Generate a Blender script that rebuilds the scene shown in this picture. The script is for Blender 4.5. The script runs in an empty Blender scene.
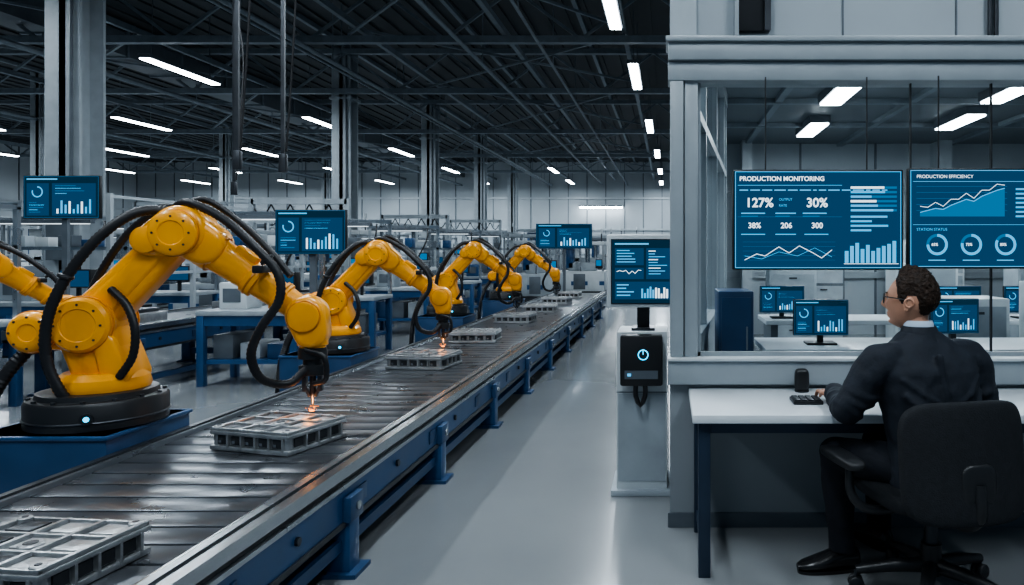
import bpy, bmesh, math, random
from mathutils import Vector, Matrix, Euler, noise
random.seed(7)
V=Vector
# ---------------------------------------------------------------- materials
def mat(name,col,rough=0.5,metal=0.0,var=0.12,scale=6.0,bump=0.0,bscale=40.0,spec=0.5,coat=0.0,rvar=0.1):
    m=bpy.data.materials.new(name); m.use_nodes=True
    nt=m.node_tree; n=nt.nodes; l=nt.links; p=n['Principled BSDF']
    tc=n.new('ShaderNodeTexCoord')
    nz=n.new('ShaderNodeTexNoise'); nz.inputs['Scale'].default_value=scale; nz.inputs['Detail'].default_value=5
    l.new(tc.outputs['Object'],nz.inputs['Vector'])
    cr=n.new('ShaderNodeValToRGB')
    cr.color_ramp.elements[0].position=0.3; cr.color_ramp.elements[1].position=0.7
    cr.color_ramp.elements[0].color=(col[0]*(1-var),col[1]*(1-var),col[2]*(1-var),1)
    cr.color_ramp.elements[1].color=(min(1,col[0]*(1+var)),min(1,col[1]*(1+var)),min(1,col[2]*(1+var)),1)
    l.new(nz.outputs['Fac'],cr.inputs['Fac']); l.new(cr.outputs['Color'],p.inputs['Base Color'])
    mr=n.new('ShaderNodeMapRange'); mr.inputs['To Min'].default_value=max(0.02,rough-rvar); mr.inputs['To Max'].default_value=min(1,rough+rvar)
    l.new(nz.outputs['Fac'],mr.inputs['Value']); l.new(mr.outputs['Result'],p.inputs['Roughness'])
    p.inputs['Metallic'].default_value=metal
    p.inputs['Specular IOR Level'].default_value=spec
    p.inputs['Coat Weight'].default_value=coat
    if bump>0:
        n2=n.new('ShaderNodeTexNoise'); n2.inputs['Scale'].default_value=bscale; n2.inputs['Detail'].default_value=4
        l.new(tc.outputs['Object'],n2.inputs['Vector'])
        b=n.new('ShaderNodeBump'); b.inputs['Strength'].default_value=bump; b.inputs['Distance'].default_value=0.01
        l.new(n2.outputs['Fac'],b.inputs['Height']); l.new(b.outputs['Normal'],p.inputs['Normal'])
    return m
def emis(name,col,s):
    m=bpy.data.materials.new(name); m.use_nodes=True
    nt=m.node_tree; nt.nodes.clear()
    e=nt.nodes.new('ShaderNodeEmission'); e.inputs[0].default_value=(*col,1); e.inputs[1].default_value=s
    o=nt.nodes.new('ShaderNodeOutputMaterial'); nt.links.new(e.outputs[0],o.inputs[0]); return m
def glassm(name,tint,ior):
    m=bpy.data.materials.new(name); m.use_nodes=True
    nt=m.node_tree; nt.nodes.clear(); n=nt.nodes; l=nt.links
    t=n.new('ShaderNodeBsdfTransparent'); t.inputs[0].default_value=(*tint,1)
    g=n.new('ShaderNodeBsdfGlossy'); g.inputs['Roughness'].default_value=0.02
    f=n.new('ShaderNodeFresnel'); f.inputs[0].default_value=ior
    mx=n.new('ShaderNodeMixShader'); o=n.new('ShaderNodeOutputMaterial')
    l.new(f.outputs[0],mx.inputs[0]); l.new(t.outputs[0],mx.inputs[1]); l.new(g.outputs[0],mx.inputs[2]); l.new(mx.outputs[0],o.inputs[0])
    return m
YEL=mat('robot_yellow_paint',(0.88,0.355,0.008),0.32,0,0.07,5,coat=0.35)
YELD=mat('robot_orange_band',(0.58,0.20,0.01),0.4,0,0.1)
BLK=mat('black_plastic',(0.012,0.013,0.015),0.42,0,0.2)
RUB=mat('hose_rubber',(0.009,0.009,0.011),0.45,0,0.2)
DMET=mat('dark_metal',(0.055,0.06,0.068),0.4,0.7,0.2)
STEEL=mat('brushed_steel',(0.40,0.42,0.44),0.25,0.95,0.05,3,rvar=.04)
SLAT=mat('belt_slat_steel',(0.13,0.14,0.155),0.30,0.8,0.22,5,rvar=0.10)
ALU=mat('aluminium_profile',(0.38,0.41,0.44),0.28,0.9,0.05,3,rvar=.04)
CAST=mat('cast_aluminium',(0.42,0.43,0.44),0.36,0.8,0.2,16,bump=0.2,bscale=60)
CASTD=mat('cast_recess',(0.03,0.032,0.036),0.5,0.4,0.2)
BLUE=mat('frame_blue_paint',(0.018,0.070,0.17),0.38,0.1,0.10)
BLUED=mat('plinth_blue_paint',(0.016,0.055,0.13),0.42,0.1,0.10)
GREY=mat('machine_grey_paint',(0.30,0.34,0.37),0.5,0,0.12)
GREYD=mat('machine_dark_grey',(0.10,0.12,0.14),0.5,0.1,0.15)
WHITE=mat('white_powder_coat',(0.52,0.56,0.58),0.42,0,0.05)
FRAME=mat('booth_frame_grey',(0.29,0.325,0.35),0.40,0.1,0.05)
BWALL=mat('booth_wall_paint',(0.235,0.26,0.28),0.6,0,0.05,2)
BWALL2=mat('booth_inner_paint',(0.33,0.37,0.40),0.7,0,0.05,2)
LAM=mat('desk_laminate',(0.60,0.64,0.67),0.35,0,0.04)
DESKL=mat('desk_leg_navy',(0.02,0.035,0.06),0.4,0.3,0.1)
STRUCT=mat('roof_steel_paint',(0.17,0.205,0.235),0.55,0.2,0.15)
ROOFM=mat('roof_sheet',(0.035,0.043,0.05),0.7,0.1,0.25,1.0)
COLM=mat('column_paint',(0.36,0.40,0.43),0.5,0.1,0.08)
WALLM=mat('hall_wall_panels',(0.35,0.39,0.42),0.7,0,0.1,0.4)
LAMP=emis('lamp_tube_glow',(0.90,0.96,1.0),22)
LEDC=emis('cyan_led',(0.02,0.50,0.85),3.5)
SPARK=emis('weld_spark',(1.0,0.24,0.03),5)
S_BG=emis('screen_background',(0.006,0.030,0.058),1.1)
S_BG2=emis('screen_panel',(0.008,0.058,0.135),1.1)
S_CY=emis('screen_cyan',(0.09,0.46,0.84),1.35)
S_MID=emis('screen_mid_blue',(0.02,0.16,0.34),1.15)
S_WH=emis('screen_white',(0.80,0.92,1.0),1.6)
GL=glassm('clear_glass',(0.90,0.95,0.97),1.5)
SUIT=mat('suit_wool',(0.014,0.018,0.026),0.78,0,0.2,30,bump=0.25,bscale=45,spec=0.35)
TROU=mat('trouser_wool',(0.011,0.013,0.018),0.85,0,0.2,30,bump=0.25,bscale=45,spec=0.25)
SHIRT=mat('shirt_cotton',(0.50,0.60,0.72),0.8,0,0.05)
SKIN=mat('skin',(0.50,0.26,0.17),0.48,0,0.08,20,bump=0.05,bscale=120)
LIP=mat('lips',(0.36,0.14,0.10),0.5)
HAIR=mat('brown_hair',(0.022,0.011,0.006),0.55,0,0.5,70,bump=0.8,bscale=110,spec=.3)
EYEW=mat('eye_white',(0.7,0.7,0.7),0.2)
SHOE=mat('shoe_leather',(0.010,0.010,0.011),0.25,0,0.2)
CHAIRM=mat('chair_fabric',(0.014,0.016,0.019),0.8,0,0.25,50,bump=0.3,bscale=200,spec=0.3)
FLOORM=mat('polished_concrete',(0.20,0.213,0.22),0.17,0,0.08,0.7,rvar=0.04,spec=0.75)

# ---------------------------------------------------------------- mesh builder
class B:
    def __init__(s): s.v=[]; s.f=[]; s.m=[]; s.mats=[]
    def mi(s,m):
        if m not in s.mats: s.mats.append(m)
        return s.mats.index(m)
    def add(s,vs,fs,m):
        o=len(s.v); k=s.mi(m); s.v+= [tuple(v) for v in vs]
        for f in fs: s.f.append([i+o for i in f]); s.m.append(k)
    def box(s,c,d,m,R=None,bev=0):
        hx,hy,hz=d[0]/2,d[1]/2,d[2]/2; c=V(c)
        b=min(bev,hx*.9,hy*.9,hz*.9)
        if b<=0:
            vs=[V((x*hx,y*hy,z*hz)) for z in(-1,1) for y in(-1,1) for x in(-1,1)]
            fs=[(0,2,3,1),(4,5,7,6),(0,1,5,4),(2,6,7,3),(0,4,6,2),(1,3,7,5)]
        else:
            bm=bmesh.new(); bmesh.ops.create_cube(bm,size=1)
            for v in bm.verts: v.co=V((v.co.x*2*hx,v.co.y*2*hy,v.co.z*2*hz))
            bmesh.ops.bevel(bm,geom=bm.edges[:],offset=b,segments=2,affect='EDGES',profile=0.5)
            bm.verts.index_update(); vs=[v.co.copy() for v in bm.verts]; fs=[[v.index for v in f.verts] for f in bm.faces]; bm.free()
        if R is not None: vs=[R@v for v in vs]
        s.add([c+v for v in vs],fs,m)
    def bb(s,x0,x1,y0,y1,z0,z1,m,bev=0): s.box(((x0+x1)/2,(y0+y1)/2,(z0+z1)/2),(abs(x1-x0),abs(y1-y0),abs(z1-z0)),m,None,bev)
    def bar(s,p,q,w,h,m):
        p=V(p);q=V(q);d=q-p;L=d.length
        R=d.to_track_quat('Z','Y').to_matrix(); s.box((p+q)/2,(w,h,L),m,R)
    def lathe(s,o,ax,prof,m,seg=28):
        o=V(o);ax=V(ax).normalized(); R=ax.to_track_quat('Z','Y').to_matrix()
        vs=[];fs=[]
        for t,r in prof:
            for i in range(seg):
                a=2*math.pi*i/seg; vs.append(o+R@V((r*math.cos(a),r*math.sin(a),t)))
        for j in range(len(prof)-1):
            for i in range(seg):
                k=(i+1)%seg; fs.append((j*seg+i,j*seg+k,(j+1)*seg+k,(j+1)*seg+i))
        fs.append(tuple(reversed(range(seg)))); fs.append(tuple(range((len(prof)-1)*seg,len(prof)*seg)))
        s.add(vs,fs,m)
    def cyl(s,p,q,r,m,r2=None,seg=24,ch=0):
        p=V(p);q=V(q);L=(q-p).length; r2=r if r2 is None else r2
        pr=[(0,r),(L,r2)] if ch<=0 else [(0,r-ch),(ch,r),(L-ch,r2),(L,r2-ch)]
        s.lathe(p,q-p,pr,m,seg)
    def link(s,c1,r1,c2,r2,y0,y1,m,ch=0.02,n=48):
        vs=[];fs=[]
        for y,dr in ((y0,ch),(y0+ch*.35,ch*.35),(y0+ch,0),(y1-ch,0),(y1-ch*.35,ch*.35),(y1,ch)):
            for i in range(n):
                a=2*math.pi*i/n; nx,nz=math.cos(a),math.sin(a)
                if c1[0]*nx+c1[1]*nz+r1>=c2[0]*nx+c2[1]*nz+r2: c,r=c1,r1
                else: c,r=c2,r2
                vs.append((c[0]+(r-dr)*nx,y,c[1]+(r-dr)*nz))
        for j in range(5):
            for i in range(n):
                k=(i+1)%n; fs.append((j*n+i,(j+1)*n+i,(j+1)*n+k,j*n+k))
        fs.append(tuple(range(n))); fs.append(tuple(reversed(range(5*n,6*n))))
        s.add(vs,fs,m)
    def ball(s,c,r,m,seg=20,sc=(1,1,1),R=None,e1=1.0,e2=1.0,bend=0):
        vs=[];fs=[];n=seg;h=seg//2+1; c=V(c)
        def sp(x,e): return math.copysign(abs(x)**e,x)
        for j in range(h+1):
            ph=-math.pi/2+math.pi*j/h
            for i in range(n):
                a=2*math.pi*i/n
                x=sp(math.cos(ph),e1)*sp(math.cos(a),e2);y=sp(math.cos(ph),e1)*sp(math.sin(a),e2);z=sp(math.sin(ph),e1)
                p=V((x*r*sc[0],y*r*sc[1],z*r*sc[2])); p.y+=bend*p.x*p.x
                if R is not None: p=R@p
                vs.append(c+p)
        for j in range(h):
            for i in range(n):
                k=(i+1)%n; fs.append((j*n+i,j*n+k,(j+1)*n+k,(j+1)*n+i))
        s.add(vs,fs,m)
    def tube(s,pts,r,m,seg=12,rib=0.0,step=0.02,caps=True):
        rs=r if isinstance(r,(list,tuple)) else [r]*len(pts)
        P=[V(p) for p in pts]; P=[P[0]*2-P[1]]+P+[P[-1]*2-P[-2]]; Q=[rs[0]]+list(rs)+[rs[-1]]
        path=[];rad=[]
        for i in range(1,len(P)-2):
            L=(P[i+1]-P[i]).length; k=max(2,int(L/step))
            for j in range(k):
                t=j/k
                a=P[i]*2; b=(P[i+1]-P[i-1]); c=P[i-1]*2-P[i]*5+P[i+1]*4-P[i+2]; d=-P[i-1]+P[i]*3-P[i+1]*3+P[i+2]
                path.append((a+b*t+c*t*t+d*t*t*t)*0.5); rad.append(Q[i]*(1-t)+Q[i+1]*t)
        path.append(P[-2]); rad.append(Q[-2])
        vs=[];fs=[]; up=None
        for i,p in enumerate(path):
            d=(path[min(i+1,len(path)-1)]-path[max(i-1,0)]).normalized()
            if up is None: up=d.orthogonal().normalized()
            up=(up-d*up.dot(d)).normalized(); w=d.cross(up)
            rr=rad[i]*(1+(rib if i%2 else -rib))
            for k in range(seg):
                a=2*math.pi*k/seg; vs.append(p+up*math.cos(a)*rr+w*math.sin(a)*rr)
        for j in range(len(path)-1):
            for i in range(seg):
                k=(i+1)%seg; fs.append((j*seg+i,j*seg+k,(j+1)*seg+k,(j+1)*seg+i))
        if caps: fs.append(tuple(reversed(range(seg)))); fs.append(tuple(range((len(path)-1)*seg,len(path)*seg)))
        s.add(vs,fs,m)
    def loft(s,rings,m,n=28,ex=1.0):
        vs=[];fs=[]
        def sp(x): return math.copysign(abs(x)**ex,x)
        for c,u,w,a,b in rings:
            c=V(c)
            for i in range(n):
                t=2*math.pi*i/n; vs.append(c+V(u)*a*sp(math.cos(t))+V(w)*b*sp(math.sin(t)))
        for j in range(len(rings)-1):
            for i in range(n):
                k=(i+1)%n; fs.append((j*n+i,j*n+k,(j+1)*n+k,(j+1)*n+i))
        fs.append(tuple(reversed(range(n)))); fs.append(tuple(range((len(rings)-1)*n,len(rings)*n)))
        s.add(vs,fs,m)
    def torus(s,c,ax,R,r,m,seg=32,sg=8,a0=0,a1=2*math.pi):
        c=V(c); M3=V(ax).normalized().to_track_quat('Z','Y').to_matrix(); vs=[];fs=[]
        full=abs(a1-a0-2*math.pi)<1e-4; N=seg if full else seg+1
        for i in range(N):
            a=a0+(a1-a0)*i/seg; cc=V((math.cos(a),math.sin(a),0))
            for j in range(sg):
                b=2*math.pi*j/sg; vs.append(c+M3@(cc*(R+r*math.cos(b))+V((0,0,r*math.sin(b)))))
        for i in range(seg):
            ii=(i+1)%N
            for j in range(sg):
                k=(j+1)%sg; fs.append((i*sg+j,ii*sg+j,ii*sg+k,i*sg+k))
        s.add(vs,fs,m)
    def quad(s,a,b,c,d,m): s.add([a,b,c,d],[(0,1,2,3)],m)
    def obj(s,name,loc=(0,0,0),rot=(0,0,0),sc=1.0,parent=None,ang=35,recalc=True):
        me=bpy.data.meshes.new(name); me.from_pydata(s.v,[],s.f)
        for m in s.mats: me.materials.append(m)
        me.polygons.foreach_set('material_index',s.m)
        me.polygons.foreach_set('use_smooth',[True]*len(s.f))
        me.update()
        if recalc:
            bm=bmesh.new(); bm.from_mesh(me); bmesh.ops.recalc_face_normals(bm,faces=bm.faces[:]); bm.to_mesh(me); bm.free()
        me.set_sharp_from_angle(angle=math.radians(ang))
        o=bpy.data.objects.new(name,me); bpy.context.collection.objects.link(o)
        o.location=loc; o.rotation_euler=rot; o.scale=(sc,sc,sc)
        if parent is not None: o.parent=parent
        return o
def inst(src,name,loc,rot=(0,0,0)):
    o=bpy.data.objects.new(name,src.data); bpy.context.collection.objects.link(o); o.location=loc; o.rotation_euler=rot; return o
def empty(name,loc,rot=(0,0,0)):
    e=bpy.data.objects.new(name,None); bpy.context.collection.objects.link(e); e.location=loc; e.rotation_euler=rot; e.empty_display_size=.1; return e
def text(s,name,loc,size,m,parent,bold=False,align='LEFT'):
    c=bpy.data.curves.new(name,'FONT'); c.body=s; c.size=size; c.align_x=align; c.align_y='CENTER'
    if bold: c.offset=size*0.02
    c.materials.append(m); o=bpy.data.objects.new(name,c); bpy.context.collection.objects.link(o)
    o.location=loc; o.rotation_euler=(math.pi/2,0,0); o.parent=parent; return o

# ---------------------------------------------------------------- hall shell
ZR=7.0
b=B(); b.bb(-34,9,-4,48,-0.1,0,FLOORM); b.obj('floor')
b=B(); b.bb(-34,9,48,48.2,0,ZR,WALLM)
for i in range(36): b.bb(-34+i*1.2,-33.96+i*1.2,47.96,48,0,ZR,GREYD)
for z in (1.1,2.6,4.6): b.bb(-34,9,47.9,48,z,z+.12,COLM)
b.bb(-9,-6.5,47.9,48,0,2.6,GREYD); b.bb(-3.6,-2.4,47.9,48,0,2.3,GREYD)
b.obj('wall_back')
b=B(); b.bb(-34.2,-34,-4,48,0,ZR,WALLM)
for i in range(40): b.bb(-34,-33.95,-2+i*1.25,-1.96+i*1.25,0,ZR,GREYD)
for z in (1.1,3.4): b.bb(-34,-33.9,-4,48,z,z+.12,COLM)
b.obj('wall_left')
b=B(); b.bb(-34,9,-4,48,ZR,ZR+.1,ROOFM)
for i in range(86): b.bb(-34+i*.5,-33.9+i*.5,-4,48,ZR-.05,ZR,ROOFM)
b.obj('ceiling')
b=B()
for y in (8.5,15.5,20.5,27.5,34.5,41.5):
    b.bb(-34,9,y-.09,y+.09,5.62,5.76,STRUCT); b.bb(-34,9,y-.09,y+.09,6.7,6.84,STRUCT)
    x=-34.0; k=0
    while x<9:
        b.bar((x,y,5.7 if k%2 else 6.75),(x+1.4,y,6.75 if k%2 else 5.7),.06,.06,STRUCT); x+=1.4;k+=1
for x in (-28,-22.4,-16.8,-11,-6.3,-3.4,-0.9,3.0):
    b.bb(x-.05,x+.05,-4,48,5.82,5.94,STRUCT)
for x in (-25,-19.5,-14,-8.8,-5,-2.1,1.2,5):
    b.bb(x-.05,x+.05,-4,48,6.86,6.98,STRUCT)
for i,y in enumerate((1.5,8.5,15.5,20.5,27.5,34.5)):
    y2=(8.5,15.5,20.5,27.5,34.5,41.5)[i]
    for x in (-22.4,-11,-0.9):
        b.bar((x,y,5.8),(x-5.7,y2,5.8),.05,.05,STRUCT); b.bar((x-5.7,y,5.95),(x,y2,5.95),.05,.05,STRUCT)
b.obj('roof_truss')
b=B()
for x,r,z in ((-7.4,.05,5.5),(-7.6,.035,5.5),(-4.2,.045,5.55),(-2.6,.03,5.5),(-13.2,.06,5.5),(-20,.06,5.5)):
    b.cyl((x,-4,z),(x,48,z),r,STRUCT,seg=10)
    for y in range(-3,48,4): b.bar((x,y,z),(x,y,6.95),.02,.02,STRUCT)
b.obj('ceiling_pipe')
b=B()
b.bb(-13.8,-13.0,-4,48,6.0,6.55,GREYD)
for y in range(-4,48,2): b.bb(-13.84,-12.96,y,y+.06,5.96,6.59,STRUCT)
for y in range(-3,48,5): b.bar((-13.4,y,6.5),(-13.4,y,7),.03,.03,STRUCT)
b.obj('air_duct')
def column(y,x=-9,w=.52):
    b=B(); b.bb(-w/2,w/2,-w/2,-w/2+.05,0,ZR,COLM); b.bb(-w/2,w/2,w/2-.05,w/2,0,ZR,COLM); b.bb(-.05,.05,-w/2,w/2,0,ZR,COLM)
    b.bb(-w/2-.08,w/2+.08,-w/2-.08,w/2+.08,0,.06,GREYD); b.bb(-w/2-.05,w/2+.05,-w/2-.05,w/2+.05,5.5,5.56,COLM)
    b.bb(-.13,.13,-w/2-.14,-w/2,1.2,1.75,GREYD); b.cyl((.16,-w/2-.03,1.2),(.16,-w/2-.03,6.8),.025,GREYD,seg=8)
    return b.obj('steel_column',(x,y,0))
for y in (11.4,20.9,28.4,36,43.5): column(y)
for y in (14,24,34,44): column(y,-20,.45)
for y in (30,42): column(y,1.2,.4)
lb=B(); lb.bb(-.13,.13,-1.27,1.27,0.03,.11,GREYD); lb.bb(-.10,.10,-1.25,1.25,0,.03,LAMP)
for y in(-1,1): lb.bar((0,y,.1),(0,y,1.62),.015,.015,GREYD)
lamp0=None
pos=[(-.9,5.3),(-.95,12.4),(-.76,17.5),(-.6,24.5),(-.45,31.5),(-.4,38.5),(-.4,45),(-5,1.5),(-5,5.5),(-5,9.3),(-.9,0),(2.2,0.6)]  # lamps over the camera, robots and desk are unseen, added to light the foreground
for x in (-11,-16.8,-22.4,-28):
    for y in (10,17,24,31,38,44.5):
        if x==-28 and y<24: continue
        pos.append((x,y))
for y in (38,44.5): pos.append((-5.8,y))
for i,(x,y) in enumerate(pos):
    if lamp0 is None: lamp0=lb.obj('ceiling_and_fill_light',(x,y,5.36))
    else: inst(lamp0,'ceiling_and_fill_light',(x,y,5.36))
    L=bpy.data.lights.new('lamp_area','AREA'); L.shape='RECTANGLE'; L.size=.25; L.size_y=2.5
    L.energy=125 if y<13 else 220; L.color=(.80,.91,1.0)
    o=bpy.data.objects.new('ceiling_and_fill_source',L); bpy.context.collection.objects.link(o); o.location=(x,y,5.33)
b=B(); b.bb(-5.6,-2.9,47.5,47.7,4.0,4.1,LAMP); b.bb(-5.65,-2.85,47.5,48,4.1,4.18,GREYD); b.obj('wall_light')

# ---------------------------------------------------------------- conveyors
def conveyor(name,w,h,L,loc,legs,simple=False):
    b=B(); p=.15 if not simple else .3; x0,x1=-w/2,w/2
    n=int(L/p)
    for i in range(n):
        b.bb(x0+.05,x1-.115,i*p+.007,(i+1)*p-.007,h-.03,h-.002,SLAT,0 if (simple or i>50) else .004)
    b.bb(x0+.04,x1-.1,0,L,h-.14,h-.034,BLK)
    b.bb(x0-.02,x0+.05,0,L,h-.09,h+.018,ALU); b.bb(x0+.0,x0+.03,0,L,h+.018,h+.028,DMET)
    b.bb(x1-.112,x1-.095,0,L,h-.05,h+.012,STEEL); b.bb(x1-.095,x1-.075,0,L,h-.05,h-.004,BLK)
    b.bb(x1-.075,x1-.045,0,L,h-.05,h+.03,ALU); b.bb(x1-.045,x1-.03,0,L,h-.05,h+.010,BLK)
    b.bb(x1-.03,x1+.012,0,L,h-.02,h+.026,STEEL); b.bb(x1-.03,x1-.0,0,L,h-.045,h-.02,BLK)
    b.bb(x1-.03,x1+.016,0,L,h-.062,h-.045,ALU)
    for x in (x1-.03,x0+.03):
        b.bb(x-.035,x+.032,0,L,h-.20,h-.065,BLUE)
        b.bb(x-.04,x+.040,0,L,h-.222,h-.20,DMET)
    for k in range(int(L/1.0)):
        b.cyl((x1+.0,k+.7,h-.13),(x1+.014,k+.7,h-.13),.016,DMET,seg=10)
        b.bb(x1-.0,x1+.008,k+.2,k+.32,h-.17,h-.10,BLUED,.002)
    for y in legs:
        for x in (x1-.03,x0+.03):
            b.bb(x-.055,x+.055,y-.05,y+.05,.015,h-.11,BLUE,.006)
            b.bb(x-.09,x+.09,y-.08,y+.08,0,.018,BLUED)
            b.bb(x-.062,x+.066,y-.065,y+.065,h-.205,h-.10,BLUED,.005)
            b.cyl((x+.06,y,h-.15),(x+.075,y,h-.15),.018,STEEL,seg=10)
        b.bb(x0+.03,x1-.03,y-.035,y+.035,.10,.17,BLUE)
    b.bb(x1-.06,x1-.01,0,L,.10,.15,BLUED)
    return b.obj(name,loc)
CX=-1.89; CW=1.1; BH=.43
conveyor('slat_conveyor',CW,BH,15.2,(CX,1.0,0),[.9,2.15,3.4,4.75,6.1,7.5,9,10.6,12.2,13.8])
conveyor('roller_conveyor',.9,.62,17,(-5.4,6.6,0),[.4,2.5,4.6,6.7,8.8,10.9,13,15.1],True)
conveyor('roller_conveyor',.8,.75,26,(-10.0,8.0,0),[.4+2.5*i for i in range(11)],True)
conveyor('roller_conveyor',.9,.50,2.3,(-4.95,1.5,0),[.3,1.2,2.0],True)
# ---------------------------------------------------------------- products
PR=[None]
def product(loc,rz,s=1.0):
    if PR[0] is None:
        b=B(); W,D,H=.46,.40,.105
        b.bb(-W/2,W/2,-D/2,D/2,.0,.022,CAST,.005)
        b.bb(-W/2+.015,W/2-.015,-D/2+.015,D/2-.015,.022,H-.03,CAST,.006)
        b.bb(-W/2,W/2,-D/2,D/2,H-.03,H-.012,CAST,.004)
        for x in (-W/2+.012,0-.06,.075,W/2-.012): b.bb(x-.008,x+.008,-D/2+.004,D/2-.004,H-.012,H+.004,CAST,.003)
        for y in (-D/2+.012,-.07,.06,D/2-.012): b.bb(-W/2+.004,W/2-.004,y-.007,y+.007,H-.012,H+.002,CAST,.003)
        for x in (-.145,.01,.15):
            for y in (-.135,0,.13): b.bb(x-.045,x+.045,y-.04,y+.04,H-.012,H-.004,CAST if (x+y)>.0 else DMET,.003)
        for x in (-W/2+.03,W/2-.03):
            for y in (-D/2+.03,D/2-.03): b.cyl((x,y,0),(x,y,H+.008),.022,CAST,seg=14,ch=.003); b.cyl((x,y,H+.008),(x,y,H+.010),.010,CASTD,seg=10)
        for i in range(5):
            x=-W/2+.07+i*.08
            b.bb(x-.026,x+.026,-D/2+.008,-D/2+.016,.030,.070,CASTD)
            b.bb(x+.034,x+.044,-D/2-.002,-D/2+.015,.01,.08,CAST)
            b.bb(x-.018,x+.0,-D/2+.004,-D/2+.010,.036,.05,STEEL)
        for i in range(4):
            y=-D/2+.08+i*.08
            b.bb(W/2-.016,W/2-.008,y-.026,y+.026,.030,.070,CASTD); b.bb(W/2-.015,W/2+.002,y+.034,y+.044,.01,.08,CAST)
        b.cyl((.03,-.03,H-.01),(.03,-.03,H+.008),.035,CAST,seg=20,ch=.004); b.cyl((.03,-.03,H+.008),(.03,-.03,H+.010),.02,CASTD,seg=16)
        PR[0]=b.obj('machined_engine_housing',loc,(0,0,rz)); o=PR[0]
    else: o=inst(PR[0],'machined_engine_housing',loc,(0,0,rz))
    o.scale=(s,s,s); return o
product((-1.80,2.12,BH),math.radians(-6),.92)
product((-1.85,3.58,BH),math.radians(-16),.96)
for y,x,r in ((5.95,-1.93,-8),(7.6,-1.95,4),(9.6,-1.95,-5),(11.2,-1.9,3),(13.0,-1.93,-4),(14.6,-1.93,0)): product((x,y,BH),math.radians(r))
b=B()
for i in range(8):
    y=7.3+i*1.9; b.bb(-5.6,-5.2,y,y+.5,.62,.72,CAST,.01); b.bb(-5.55,-5.25,y+.05,y+.45,.72,.76,DMET,.01)
b.obj('metal_casting_row')

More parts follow.
